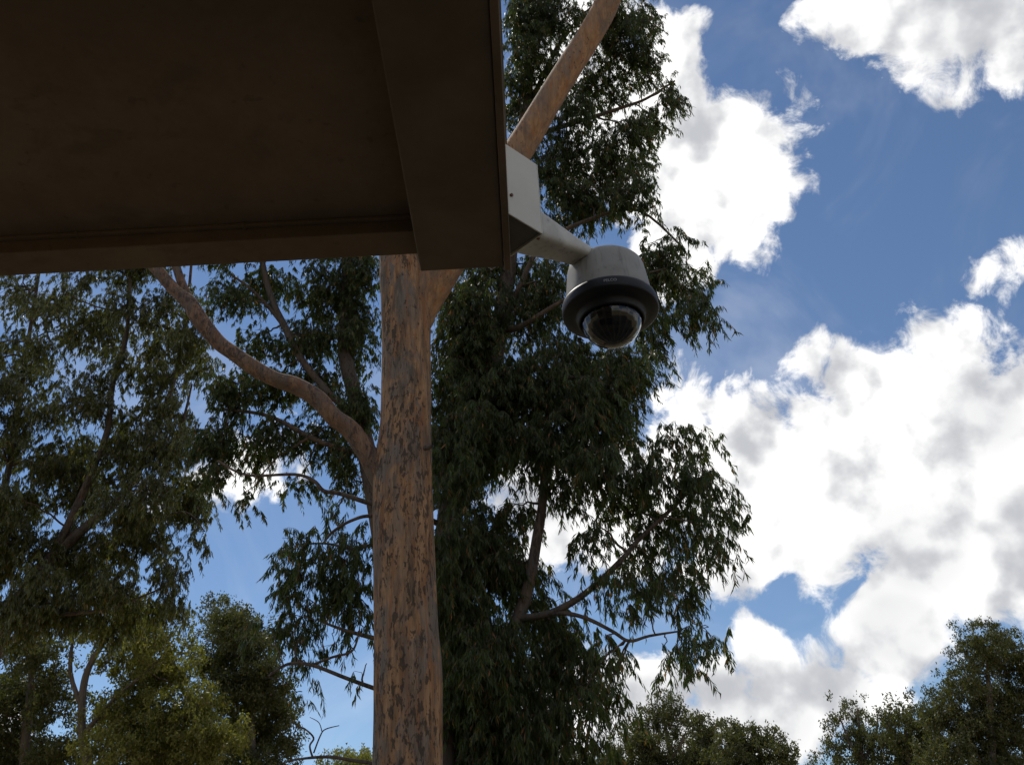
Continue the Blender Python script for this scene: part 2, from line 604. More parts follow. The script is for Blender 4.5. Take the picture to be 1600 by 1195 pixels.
MB().box(EX0, -0.005, EY1 - .006, EY1 + .008, 3.062, 3.335).build('fascia_board', MAT['fascia'], eave, bevel=0.002)
MB().box(EX0 - .03, 0.02, EY0, EY1 + .012, 3.337, 3.365).build('roof_sheet', MAT['roof'], eave)
MB().box(EX0, -0.21, -3.4, -3.2, 0.0, 3.09).build('wall', MAT['wall'], eave)
MB().box(-6.1, -5.98, 1.62, 1.74, 0.0, 3.05).build('post', MAT['beam'], eave, bevel=0.006)
for x in (-0.62, -1.02):
    MB().box(x - .004, x + .004, 1.674, 1.6935, 3.079, 3.0905).build('clip', MAT['soffit'], trim, bevel=0.002)

# ------------------------------------------------------------------ dome camera on its corner bracket
MAT['white'] = mat_worn('white painted metal', (0.50, 0.475, 0.42), (0.57, 0.545, 0.485), 0.5, 3.0, bump_s=0.03)


def mat_grimy(name, k):
    m, g, b, _ = new_mat(name)
    v = coords(g)
    n = g.remap(g.noise(v, 8, 8, 0.68), 0.42, 0.66)
    col = g.mix(g.math('MULTIPLY', n, 0.7), rgb(0.54 * k, 0.515 * k, 0.465 * k), rgb(0.36 * k, 0.335 * k, 0.295 * k))
    run = g.remap(g.noise(coords(g, (55, 55, 5)), 1.0, 4, 0.6), 0.54, 0.70)          # rain streaks
    col = g.mix(g.math('MULTIPLY', run, 0.55), col, rgb(0.25 * k, 0.225 * k, 0.19 * k))
    n2 = g.remap(g.noise(v, 34, 6, 0.7), 0.57, 0.70)                                  # mould specks
    col = g.mix(g.math('MULTIPLY', n2, 0.6), col, rgb(0.11, 0.10, 0.085))
    g.put(b.inputs['Base Color'], col)
    b.inputs['Roughness'].default_value = 0.55
    bump(g, b, g.noise(v, 120, 3, 0.6), 0.06, 0.002)
    return m


MAT['grimy'] = mat_grimy('grimy white paint', 0.95)
MAT['cap'] = mat_grimy('dirty grey paint', 0.46)
MAT['black'] = mat_worn('black plastic', (0.008, 0.008, 0.009), (0.014, 0.014, 0.016), 0.5, 8, bump_s=0.05, spec=0.25)
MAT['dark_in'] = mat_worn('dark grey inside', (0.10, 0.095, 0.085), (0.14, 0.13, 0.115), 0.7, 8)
MAT['rust'] = mat_worn('rusty steel', (0.13, 0.06, 0.03), (0.22, 0.13, 0.08), 0.8, 20)
MAT['print'] = mat_worn('grey print', (0.30, 0.30, 0.31), (0.36, 0.36, 0.37), 0.6, 20, bump_s=0)

DX, DY = 0.277, 2.060                              # axis of the dome
dirA = np.array([0.7071, 0.7071])                  # out from the corner of the eave
dirS = np.array([0.7071, -0.7071])                 # sideways, towards the viewer's right
FC = np.array([0.019, 1.804])                      # middle of the bracket's front plate
Wb, Z0, Z1 = 0.213, 3.05, 3.277
cam_thing = empty('dome_camera', (DX, DY, 3.0), 'grimy white dome security camera with black ring on a white corner bracket', 'security camera')


def plan(t, s):
    q = FC + dirA * t + dirS * s
    return (q[0], q[1])


def oriented(mb, t0, t1, s0, s1, z0, z1):
    return mb.prism([plan(t0, s0), plan(t0, s1), plan(t1, s1), plan(t1, s0)][::-1] if False else
                    [plan(t0, s1), plan(t1, s1), plan(t1, s0), plan(t0, s0)], z0, z1)


h = Wb / 2
th = 0.004
adapter = MB()
oriented(adapter, -th, 0, -h + .03, h, Z0, Z1)                                  # front plate
front = adapter.build('bracket_front', MAT['white'], cam_thing, bevel=0.0035)
# side plates run back to the fascia on either side of the corner
sp = MB()
sp.prism([plan(-th, h - th), plan(-th, h), plan(-0.112, h), plan(-0.112 - th, h - th)][::-1], Z0, Z1)
side = sp.build('bracket_side', MAT['white'], cam_thing, bevel=0.0015)
sp = MB()
sp.prism([plan(-th, -h + .03), plan(-th, -h + .03 + th), plan(-0.076 - th, -h + .03 + th), plan(-0.076, -h + .03)][::-1], Z0, Z1)
sp.build('bracket_side', MAT['white'], cam_thing, bevel=0.0015)
# bottom web, a little up inside the bracket
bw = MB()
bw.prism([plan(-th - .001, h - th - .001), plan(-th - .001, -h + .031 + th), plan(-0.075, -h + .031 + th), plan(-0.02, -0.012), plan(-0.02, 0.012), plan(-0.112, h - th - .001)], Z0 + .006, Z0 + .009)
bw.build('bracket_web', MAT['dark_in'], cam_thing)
for (t, s, z) in ((-0.1035, h + 0.0005, Z0 + .062),):
    c = np.array(plan(t, s))
    bm_ = MB()
    vs, n = [], 10
    for k in range(n):
        a = 2 * math.pi * k / n
        for e in (0.0, 0.004):
            p = c + dirA * 0.0042 * math.cos(a) + dirS * e
            vs.append((p[0], p[1], z + 0.0042 * math.sin(a)))
    bm_.add(vs, [tuple(range(1, 2 * n, 2))] + [(2 * k, 2 * k + 1, (2 * k + 3) % (2 * n), (2 * k + 2) % (2 * n)) for k in range(n)])
    bm_.build('bolt', MAT['rust'], side)
bm_ = MB()
oriented(bm_, 0.0, 0.009, h - .026, h - .018, Z0 + .001, Z0 + .008)
bm_.build('bolt', MAT['rust'], front, bevel=0.002)

# tapered arm from the front plate to the cap
arm_len = float(np.linalg.norm(np.array([DX, DY]) - FC))
secs = [(0.0, 0.060, 3.098, 3.212), (0.012, 0.055, 3.103, 3.207), (0.10, 0.049, 3.124, 3.206), (0.20, 0.041, 3.154, 3.206), (0.28, 0.035, 3.174, 3.206), (arm_len - .02, 0.031, 3.184, 3.206)]
am = MB()
ring = []
for (t, hw, za, zb) in secs:
    r_ = min(0.018, hw * .4, (zb - za) * .4)
    pts = []
    for (cs, cz, a0) in ((hw - r_, zb - r_, 0), (-hw + r_, zb - r_, 90), (-hw + r_, za + r_, 180), (hw - r_, za + r_, 270)):
        for k in range(5):
            a = math.radians(a0 + 90 * k / 4)
            x, y = plan(t, cs + r_ * math.cos(a))
            pts.append((x, y, cz + r_ * math.sin(a)))
    ring.append(pts)
nv = len(ring[0])
am.add([p for r_ in ring for p in r_], [(i * nv + k, i * nv + (k + 1) % nv, (i + 1) * nv + (k + 1) % nv, (i + 1) * nv + k) for i in range(len(ring) - 1) for k in range(nv)] +
       [tuple(range(nv - 1, -1, -1)), tuple(range((len(ring) - 1) * nv, len(ring) * nv))])
arm = am.build('arm', MAT['grimy'], cam_thing, smooth=True)

cap = MB().lathe([(0.0, 3.204), (0.07, 3.2035), (0.087, 3.2015), (0.097, 3.197), (0.1035, 3.189), (0.107, 3.178), (0.1095, 3.160), (0.1135, 3.125), (0.1175, 3.09), (0.119, 3.0765), (0.119, 3.07)], (DX, DY), 96)
cap.build('cap', MAT['cap'], cam_thing, smooth=True)
ringm = MB().lathe([(0.1175, 3.0735), (0.1235, 3.0725), (0.1285, 3.069), (0.1305, 3.062), (0.1314, 3.042), (0.1302, 3.0378), (0.127, 3.0355), (0.110, 3.0335), (0.0965, 3.032), (0.0922, 3.029),
                    (0.0912, 3.014), (0.0892, 3.010), (0.0850, 3.010), (0.0825, 3.014), (0.0818, 3.03)], (DX, DY), 96)
rg = ringm.build('trim_ring', MAT['black'], cam_thing, smooth=True)


def mat_bubble():
    m, g, b, _ = new_mat('smoked dome')
    tc = g.n('ShaderNodeTexCoord')
    sx = g.n('ShaderNodeSeparateXYZ')
    g.t.links.new(tc.outputs['Object'], sx.inputs[0])
    ang = g.math('ARCTAN2', sx.outputs[1], sx.outputs[0])
    w = g.math('SINE', g.math('MULTIPLY', ang, 22.0))
    rib = g.remap(w, 0.2, 0.9)
    g.put(b.inputs['Base Color'], g.mix(rib, rgb(0.006, 0.006, 0.006), rgb(0.016, 0.015, 0.014)))
    b.inputs['Roughness'].default_value = 0.09
    b.inputs['Specular IOR Level'].default_value = 0.42
    bump(g, b, w, 0.10, 0.002)
    return m


MAT['bubble'] = mat_bubble()
bc, br = 3.018, 0.0815
bub = MB().lathe([(br * math.cos(a), bc - 0.98 * br * math.sin(a)) for a in np.linspace(0, math.radians(89.5), 22)], (DX, DY), 72)
bub.build('dome_window', MAT['bubble'], cam_thing, smooth=True)
# maker's lettering on the ring, facing the viewer
cu = bpy.data.curves.new('lettering', 'FONT')
cu.body = 'PELCO'
cu.size = 0.0115
cu.align_x = 'CENTER'
cu.extrude = 0.0002
to = bpy.data.objects.new('lettering_curve', cu)
COL.objects.link(to)
bpy.context.view_layer.update()
me = bpy.data.meshes.new_from_object(to.evaluated_get(bpy.context.evaluated_depsgraph_get()))
bpy.data.objects.remove(to)
ta = math.atan2(-DY, -DX) + math.radians(4)
Rr = 0.1312
mx = []
for v in me.vertices:
    a = ta + v.co.x / Rr
    rr = Rr + v.co.z + 0.0003
    mx.append((rr * math.cos(a), rr * math.sin(a), 3.0495 + v.co.y - 3.0))
me.vertices.foreach_set('co', np.array(mx, np.float32).ravel())
me.materials.append(MAT['print'])
lt = bpy.data.objects.new('lettering', me)
COL.objects.link(lt)
lt.parent = rg

# ------------------------------------------------------------------ trees


def limb(tree, name, pix, mat, seg=14, lump=0.05, seed=0, per=6, flare=0.0, end_cap=True):
    """pix: (px, py, Y, width in photograph pixels)"""
    pts = np.array([P(x, y, Y) for x, y, Y, w in pix])
    rad = np.array([0.5 * w * metres(x, y, Y) for x, y, Y, w in pix])
    p, r = catmull(pts, rad, per)
    if flare:
        arc = np.concatenate([[0], np.cumsum(np.linalg.norm(np.diff(p, axis=0), axis=1))])
        r = r * (1 + flare * np.exp(-arc / (3.0 * rad[0])))
    V, Fc = tube_arrays(p, r, seg, lump, seed)
    o = np_mesh(name, V, Fc, mat, tree)
    return p, r


def to_ground(pix, lean=0.0):
    """extend a trunk given from the bottom of the picture upwards down to the ground"""
    x, y, Y, w = pix[0]
    p = P(x, y, Y)
    return p


class Foliage:
    def __init__(s):
        s.base, s.dir, s.len, s.wid = [], [], [], []
        s.tv, s.tf, s.nv = [], [], 0
        s.skel, s.skr = [], []

    def skeleton(s, p, r):
        s.skel.append(p)
        s.skr.append(r)

    def twig(s, p, r, seg=4):
        V, Fc = tube_arrays(p, r, seg)
        s.tv.append(V)
        s.tf.append(Fc + s.nv)
        s.nv += len(V)

    def blob(s, px, py, rx, ry, Y, dr=None, dens=1250.0, leaf=(0.08, 0.135), width=0.128, per_spray=30, hang=1.0, clump=6, sub=True, sigma=0.13, twigs=True, spray_twigs=.3, fluff=0.0):
        m = metres(px, py, Y)
        c = P(px, py, Y)
        a, b = rx * m, ry * m
        dr = dr if dr is not None else 0.8 * (a + b) / 2 + 0.15
        nl = dens * math.pi * a * b
        ns = max(2, int(nl / per_spray))
        nc = max(1, ns // clump)
        q = rng.normal(size=(nc, 3))
        q /= np.linalg.norm(q, axis=1)[:, None]
        q *= (rng.uniform(0, 1, nc) ** 0.42)[:, None]
        cc = c + np.outer(q[:, 0] * a * .92, _R) + np.outer(q[:, 1] * b * .92, _U) + np.outer(q[:, 2] * dr, _F)
        # bough towards the middle of the blob
        sb = None
        if s.skel and sub:
            best = None
            for p, r in zip(s.skel, s.skr):
                d = np.linalg.norm(p - c, axis=1) + 0.5 * np.maximum(0, p[:, 2] - c[2])
                i = int(np.argmin(d))
                if best is None or d[i] < best[0]:
                    best = (d[i], p[i], r[i])
            st, r0 = best[1], min(best[2] * 0.6, 0.022)
            L = np.linalg.norm(c - st)
            mid = (st + c) / 2 + np.array([0, 0, 0.12 * L]) + rng.normal(0, 0.09 * L, 3)
            t = np.linspace(0, 1, 9)[:, None]
            sb = (1 - t) ** 2 * st + 2 * t * (1 - t) * mid + t * t * (c + np.array([0, 0, 0.3 * b]))
            sb[1:-1] += rng.normal(0, 0.018 * L, (7, 3))
            s.twig(sb, np.linspace(max(r0, 0.007), 0.005, 9), 5)
        for k in range(nc):
            k_n = max(1, int(round(ns / nc)))
            hub = cc[k]
            if sb is not None and twigs:
                i = int(np.argmin(np.linalg.norm(sb - hub, axis=1) + 0.25 * np.maximum(0, sb[:, 2] - hub[2])))
                st = sb[i]
                L = np.linalg.norm(hub - st)
                if L > 0.05:
                    t = np.linspace(0, 1, 6)[:, None]
                    mid = (st + hub) / 2 + np.array([0, 0, 0.18 * L]) + rng.normal(0, 0.07 * L, 3)
                    w = (1 - t) ** 2 * st + 2 * t * (1 - t) * mid + t * t * hub
                    s.twig(w, np.linspace(0.006, 0.0035, 6), 3)
            for _ in range(k_n):
                st = hub + np.clip(rng.normal(0, 1, 3), -1.6, 1.6) * sigma * np.array([1, 1, .8])
                az = rng.uniform(0, 2 * math.pi)
                out = np.array([math.cos(az), math.sin(az), rng.uniform(-.3, .45)])
                L = rng.uniform(0.08, 0.24) * (leaf[1] / 0.135)
                dp = rng.uniform(0.1, 0.32) * hang * (leaf[1] / 0.135)
                n = max(4, int(rng.normal(per_spray, per_spray * .25)))
                t = rng.uniform(0.05, 1, n)
                bs = st + np.outer(t * L, out)
                bs[:, 2] -= dp * t * t
                if fluff:
                    bs += rng.normal(0, fluff, (n, 3))
                dd = np.stack([rng.normal(0, .25, n) + .1 * out[0], rng.normal(0, .25, n) + .1 * out[1], -hang * rng.uniform(.6, 1.3, n) + (1 - hang) * rng.normal(0, .8, n)], 1)
                s.base.append(bs)
                s.dir.append(dd)
                ln = rng.uniform(leaf[0], leaf[1], n)
                s.len.append(ln)
                s.wid.append(ln * width * rng.uniform(.8, 1.2, n))
                if twigs and rng.uniform() < spray_twigs:
                    tt = np.linspace(0, 1, 4)
                    w = st + np.outer(tt * L, out)
                    w[:, 2] -= dp * tt * tt
                    w = np.vstack([hub[None], w]) if np.linalg.norm(hub - st) > .02 else w
                    s.twig(w, np.linspace(0.0032, 0.0016, len(w)), 3)

    def build(s, tree, leaf_mat, twig_mat, simple=0):
        b = np.concatenate(s.base)
        d = np.concatenate(s.dir)
        L = np.concatenate(s.len)[:, None]
        W = np.concatenate(s.wid)[:, None]
        n = len(b)
        d /= np.linalg.norm(d, axis=1)[:, None] + 1e-9
        ref = rng.normal(size=(n, 3))
        side = np.cross(d, ref)
        side /= np.linalg.norm(side, axis=1)[:, None] + 1e-9
        nor = np.cross(side, d)
        curve = rng.normal(0, .10, (n, 1)) * L          # sickle bend
        cup = rng.normal(0, .07, (n, 1)) * L
        v0 = b
        m1 = b + d * L * .3 + side * curve * .7 + nor * cup * .7
        m2 = b + d * L * .66 + side * curve * .8 + nor * cup * .9
        v5 = b + d * L + side * (-curve * .2)
        V = np.stack([v0, m1 - side * W * .5, m1 + side * W * .5, m2 - side * W * .42, m2 + side * W * .42, v5], 1).reshape(-1, 3)
        o = (np.arange(n) * 6)[:, None, None]
        T = np.array([[0, 1, 2], [1, 3, 2], [2, 3, 4], [3, 5, 4]])[None]
        Fc = (o + T).reshape(-1, 3)
        r = np.repeat(rng.uniform(0, 1, n), 6)
        if simple == 2:
            V = np.stack([v0, m2 - side * W * .75, m2 + side * W * .75 + d * L * .2], 1).reshape(-1, 3)
            Fc = np.arange(n * 3).reshape(-1, 3)
            r = r[::6].repeat(3)
        elif simple:                                      # far away: two faces to a leaf
            V = np.stack([v0, m2 - side * W * .5 - d * L * .15, m2 + side * W * .5 - d * L * .15, v5], 1).reshape(-1, 3)
            Fc = ((np.arange(n) * 4)[:, None, None] + np.array([[0, 1, 2], [1, 3, 2]])[None]).reshape(-1, 3)
            r = r[::6].repeat(4)
        tag(np_mesh('crown', V, Fc, leaf_mat, tree, smooth=False, rnd=r), kind='stuff')
        if s.tv:
            tag(np_mesh('twigs', np.concatenate(s.tv), np.concatenate(s.tf), twig_mat, tree), kind='stuff')
        return n


COUNT = {}


def trunk_base(pts_pix):
    """ground point under the first trunk point"""
    p = P(*pts_pix[0][:3])
    return (p[0], p[1], 0.0)


def trunk(tree, pix, mat, seg=24, lump=0.04, seed=1, per=6, butt=1.25):
    pts = [P(x, y, Y) for x, y, Y, w in pix]
    rad = [0.5 * w * metres(x, y, Y) for x, y, Y, w in pix]
    g0 = pts[0].copy()
    if g0[2] > 0.3:
        lo = g0.copy()
        lo[2] = -0.1
        mid = g0.copy()
        mid[2] = min(0.5, g0[2] * .4)
        pts = [lo, mid] + pts
        rad = [rad[0] * butt, rad[0] * (1 + (butt - 1) * .4)] + rad
    p, r = catmull(pts, rad, per)
    V, Fc = tube_arrays(p, r, seg, lump, seed)
    np_mesh('trunk', V, Fc, mat, tree)
    return p, r


# ---- the near gum tree with the pale orange trunk
Y1 = 9.0
tr1 = [(638, 1195, Y1, 110), (638, 1060, Y1, 108), (634, 980, Y1, 101), (632, 900, Y1, 98), (630, 800, Y1, 94), (629, 740, Y1, 91), (634, 660, Y1, 78),
       (635, 560, Y1, 76), (634, 490, Y1, 77), (629, 440, Y1, 72), (623, 400, Y1, 62), (617, 330, Y1, 58), (612, 200, Y1 + .1, 54), (615, 0, Y1 + .2, 48), (600, -250, Y1 + .4, 40), (610, -600, Y1 + .5, 30)]
t1 = empty('gum_tree', trunk_base(tr1), 'tall gum tree with thick orange mottled trunk right behind the eave', 'tree')
f1 = Foliage()
f1.skeleton(*trunk(t1, tr1, MAT['bark'], 56, 0.022, 3, 10))
limbR = [(630, 590, Y1 + .12, 20), (637, 540, Y1 + .10, 44), (651, 490, Y1 + .06, 58), (676, 443, Y1 + .02, 61), (706, 400, Y1 - .03, 55), (755, 318, Y1 - .08, 50), (815, 228, Y1 - .1, 46), (852, 166, Y1 - .1, 43),
         (893, 100, Y1 - .1, 41), (925, 50, Y1 - .1, 39), (952, -5, Y1 - .1, 38), (985, -110, Y1, 34), (1000, -260, Y1 + .2, 26)]
f1.skeleton(*limb(t1, 'limb', limbR, MAT['bark_smooth'], 32, 0.03, 5, 8))
limbL = [(632, 850, Y1 + .05, 26), (616, 790, Y1 + .04, 40), (594, 742, Y1 - .02, 40), (572, 706, Y1 - .1, 32), (548, 672, Y1 - .15, 30), (520, 650, Y1 - .2, 28), (496, 622, Y1 - .22, 29), (462, 602, Y1 - .25, 28),
         (430, 592, Y1 - .3, 25), (398, 575, Y1 - .32, 26), (366, 553, Y1 - .35, 24), (340, 534, Y1 - .35, 24), (312, 500, Y1 - .4, 25), (296, 474, Y1 - .4, 23), (272, 452, Y1 - .4, 19), (240, 415, Y1 - .4, 18), (190, 360, Y1 - .4, 16), (120, 250, Y1 - .4, 13)]
f1.skeleton(*limb(t1, 'limb', limbL, MAT['limb_bark_shaded_worn'], 24, 0.06, 8, 8))
fork = [(318, 512, Y1 - .38, 14), (300, 478, Y1 - .36, 17), (285, 445, Y1 - .34, 14), (274, 412, Y1 - .32, 13), (255, 350, Y1 - .3, 14), (245, 230, Y1 - .3, 11)]
f1.skeleton(*limb(t1, 'limb', fork, MAT['limb_bark_shaded_worn'], 16, 0.04, 9))
stub = [(664, 700, Y1 - .26, 9), (670, 698, Y1 - .30, 8), (676, 694, Y1 - .34, 5)]
limb(t1, 'branch_stub', stub, MAT['dark_bark'], 8, 0.1, 2, 3)
# crown high above the eave, mostly out of the picture
for b in [(960, -120, 90, 70), (1040, -200, 110, 90), (900, -220, 100, 80), (700, -250, 140, 100), (560, -300, 150, 110), (420, -200, 120, 90), (250, 120, 110, 80), (120, 180, 100, 90),
          (620, -480, 160, 120), (330, 0, 110, 80), (860, -60, 45, 40), (1010, -60, 40, 35)]:
    f1.blob(*b, Y1 + rng.uniform(-.4, 1.0), dens=1500)
COUNT['t1'] = f1.build(t1, MAT['leaf'], MAT['twig'], True)

# ---- the leafy gum behind it on the right
Y2 = 11.3
tr2 = [(690, 1195, Y2, 46), (692, 1000, Y2, 43), (704, 800, Y2, 38), (735, 690, Y2, 35), (762, 614, Y2, 35), (770, 560, Y2, 32), (781, 510, Y2, 29), (792, 440, Y2, 25), (800, 370, Y2, 23),
       (815, 250, Y2, 20), (826, 100, Y2, 17), (832, -60, Y2, 14), (835, -240, Y2, 9)]
t2 = empty('gum_tree', trunk_base(tr2), 'leafy gum tree with drooping dark leaves, hanging behind the dome camera', 'tree')
f2 = Foliage()
f2.skeleton(*trunk(t2, tr2, MAT['dark_bark'], 20, 0.05, 11))
LB2 = [
    [(712, 1130, Y2, 26), (765, 1050, Y2 - .2, 24), (818, 942, Y2 - .3, 20), (840, 836, Y2 - .3, 17), (849, 772, Y2 - .3, 14), (856, 650, Y2 - .3, 10), (870, 560, Y2 - .2, 6)],
    [(806, 966, Y2 - .3, 11), (861, 957, Y2 - .5, 12), (914, 927, Y2 - .6, 10), (967, 879, Y2 - .7, 9), (994, 847, Y2 - .7, 7), (1036, 807, Y2 - .8, 6), (1062, 782, Y2 - .8, 5), (1100, 740, Y2 - .8, 3)],
    [(850, 960, Y2 - .45, 7), (885, 958, Y2 - .6, 7), (919, 967, Y2 - .7, 6.5), (957, 986, Y2 - .8, 6), (983, 1001, Y2 - .8, 5.5), (1015, 993, Y2 - .8, 4.5), (1060, 986, Y2 - .8, 3)],
    [(781, 512, Y2, 12), (800, 515, Y2 - .2, 10), (826, 503, Y2 - .4, 8), (880, 470, Y2 - .6, 6), (960, 440, Y2 - .7, 5), (1040, 420, Y2 - .7, 3)],
    [(784, 500, Y2, 12), (797, 480, Y2 - .1, 10), (813, 445, Y2 - .2, 9), (850, 380, Y2 - .3, 8), (930, 340, Y2 - .4, 6), (1000, 330, Y2 - .5, 4), (1070, 390, Y2 - .5, 3)],
    [(816, 235, Y2, 11), (850, 208, Y2 - .1, 9), (921, 185, Y2 - .2, 7), (970, 169, Y2 - .2, 5.5), (1009, 155, Y2 - .2, 4.5), (1054, 127, Y2 - .2, 3)],
    [(818, 215, Y2, 9), (835, 150, Y2, 8), (880, 60, Y2, 7), (940, 0, Y2, 6), (1000, -40, Y2, 4)],
    [(690, 820, Y2, 10), (640, 800, Y2 - .3, 9), (581, 787, Y2 - .5, 8), (530, 771, Y2 - .6, 7), (506, 767, Y2 - .6, 6.5), (490, 751, Y2 - .6, 6), (460, 741, Y2 - .6, 5), (386, 742, Y2 - .6, 4), (340, 720, Y2 - .6, 3)],
    [(692, 850, Y2, 8), (640, 820, Y2 - .3, 7), (582, 806, Y2 - .5, 6), (549, 813, Y2 - .6, 5), (519, 831, Y2 - .6, 4), (505, 850, Y2 - .6, 2.5)],
    [(692, 880, Y2, 8), (640, 862, Y2 - .3, 7), (579, 852, Y2 - .5, 5), (556, 859, Y2 - .6, 4.5), (512, 849, Y2 - .6, 3.5), (470, 850, Y2 - .6, 2.5)],
    [(692, 1020, Y2, 9), (640, 1010, Y2 - .3, 8), (582, 996, Y2 - .5, 7), (538, 984, Y2 - .6, 5), (500, 970, Y2 - .6, 3)],
    [(692, 1110, Y2, 9), (640, 1094, Y2 - .3, 8), (582, 1074, Y2 - .5, 7), (541, 1059, Y2 - .6, 6), (489, 1039, Y2 - .6, 5.5), (456, 1036, Y2 - .6, 5), (436, 1044, Y2 - .6, 4), (419, 1056, Y2 - .6, 3)],
    [(489, 1038, Y2 - .6, 4), (520, 1026, Y2 - .62, 4), (548, 1018, Y2 - .62, 3.5), (558, 1000, Y2 - .62, 3), (560, 985, Y2 - .62, 2)],
    [(690, 1192, Y2, 8), (620, 1196, Y2 - .3, 7), (556, 1188, Y2 - .5, 6), (512, 1182, Y2 - .6, 5), (463, 1186, Y2 - .6, 3.5), (440, 1192, Y2 - .6, 2)],
    [(489, 1184, Y2 - .58, 3.5), (484, 1165, Y2 - .6, 3), (490, 1152, Y2 - .6, 3), (476, 1138, Y2 - .6, 2.5), (463, 1133, Y2 - .6, 2), (452, 1118, Y2 - .6, 1.3)],
    [(490, 1176, Y2 - .6, 2.5), (500, 1150, Y2 - .6, 2.2), (508, 1139, Y2 - .6, 1.8), (530, 1133, Y2 - .6, 1.2)],
    [(503, 1142, Y2 - .6, 1.6), (498, 1128, Y2 - .6, 1.3), (484, 1120, Y2 - .6, .9)],
    [(764, 640, Y2, 12), (830, 600, Y2 - .2, 9), (900, 590, Y2 - .3, 7), (970, 600, Y2 - .3, 4)],
]
for i, lb in enumerate(LB2):
    pr = limb(t2, 'branch', lb, MAT['dark_bark'], 9, 0.06, 20 + i, 5)
    if i < 13 or i == 17:
        f2.skeleton(*pr)
B2 = [  # px, py, rx, ry, density factor
    (1010, 500, 26, 42, .8), (1030, 535, 16, 26, .7), (1030, 410, 34, 28, .6), (1000, 430, 30, 40, .7), (745, 440, 34, 30, .9), (790, 450, 30, 40, .7), (830, 420, 30, 26, .8), (870, 440, 26, 40, .8), (725, 540, 34, 50, 1.0), (900, 180, 40, 40, .7), (870, 120, 30, 40, .7), (830, 10, 40, 40, .9), (940, 20, 40, 30, .8), (830, 290, 26, 30, .8), (760, 400, 50, 30, .8),
    (830, 60, 40, 85, .9), (810, 160, 25, 80, .8), (870, 20, 40, 40, .9), (960, 50, 50, 60, .9), (1000, 35, 28, 38, .8), (1002, 100, 28, 42, .9), (940, 125, 50, 45, .7), (870, 250, 50, 60, .8),
    (960, 245, 55, 55, .9), (995, 200, 28, 34, .7), (1046, 145, 22, 26, .8), (1018, 185, 28, 26, .7), (985, 285, 32, 40, .9), (915, 310, 60, 42, 1.0), (850, 340, 30, 30, .8), (1000, 335, 20, 18, .5),
    (1020, 385, 40, 25, .35), (1062, 375, 26, 22, .5), (1045, 430, 38, 35, .45), (1080, 440, 30, 35, .6), (1097, 485, 20, 28, .8), (1072, 480, 26, 30, .6), (1035, 480, 30, 30, .5),
    (980, 560, 42, 34, 1.0), (1000, 590, 18, 34, .8), (930, 630, 60, 60, 1.3), (975, 650, 26, 44, 1.0), (850, 590, 70, 70, 1.1), (750, 520, 45, 80, 1.0), (715, 610, 45, 80, 1.2), (830, 480, 50, 55, .9),
    (750, 690, 60, 60, 1.3), (850, 690, 80, 50, 1.2), (940, 720, 60, 40, 1.1), (720, 480, 40, 60, 1.0), (900, 560, 50, 40, 1.0), (780, 610, 60, 60, 1.1), (700, 720, 30, 70, 1.2),
    (1058, 690, 32, 36, .7), (1098, 678, 24, 26, .6), (1025, 740, 50, 36, .9), (1095, 750, 48, 42, .9), (1142, 790, 22, 38, .8), (1050, 815, 52, 32, .8), (1112, 850, 24, 48, .8), (1005, 875, 50, 36, .7),
    (955, 905, 40, 28, .6), (1062, 890, 36, 40, .8), (1010, 935, 42, 28, .9), (985, 780, 42, 34, .9), (1080, 800, 30, 30, .8), (930, 820, 36, 28, .5), (890, 760, 40, 30, .7),
    (1062, 1005, 40, 18, .8), (1108, 985, 20, 20, .8), (1035, 1020, 24, 16, .7), (1085, 1020, 22, 14, .7), (948, 1000, 28, 26, .6), (925, 1050, 38, 36, .8), (952, 1100, 20, 26, .7), (905, 1095, 26, 36, .8),
    (750, 850, 55, 75, 1.2), (715, 950, 38, 80, 1.4), (800, 895, 45, 55, .9), (850, 970, 45, 55, 1.0), (760, 1030, 65, 85, 1.5), (835, 1070, 55, 60, 1.3), (880, 1010, 40, 46, 1.0), (760, 1150, 65, 60, 1.5),
    (845, 1150, 50, 55, 1.4), (715, 1090, 30, 90, 1.3), (935, 1165, 26, 18, .6), (890, 1170, 36, 26, .9), (800, 1230, 90, 50, 1.3), (800, 800, 45, 34, .7),
    (468, 850, 36, 28, .8), (520, 880, 42, 34, 1.0), (455, 900, 24, 34, .8), (540, 930, 38, 38, 1.0), (480, 945, 38, 34, .7), (558, 828, 22, 18, .6), (438, 960, 26, 16, .6), (470, 1000, 28, 24, .5),
    (562, 985, 18, 28, .8), (528, 800, 24, 16, .5), (425, 985, 20, 14, .5), (463, 1085, 18, 12, .5), (573, 1040, 8, 14, .6), (520, 1000, 14, 20, .5), (486, 1050, 10, 14, .6), (545, 860, 30, 26, .8)]
for (x, y, a, b, k) in B2:
    if x < 600:
        k *= .72
    elif x > 985 and y > 620:
        k *= .68
    f2.blob(x, y, a, b, Y2 - (.5 if x > 900 or x < 600 else .15) + rng.uniform(-.5, .45), dens=9500 * k, leaf=(.09, .15), width=.135)
for (x, y, a, b) in [(712, 760, 26, 40), (705, 830, 24, 44), (730, 720, 28, 30), (700, 900, 26, 40), (745, 650, 30, 30)]:
    f2.blob(x, y, a, b, Y2 - .75, dens=9000, leaf=(.09, .15), width=.135)
COUNT['t2'] = f2.build(t2, MAT['leaf'], MAT['twig'], 1)

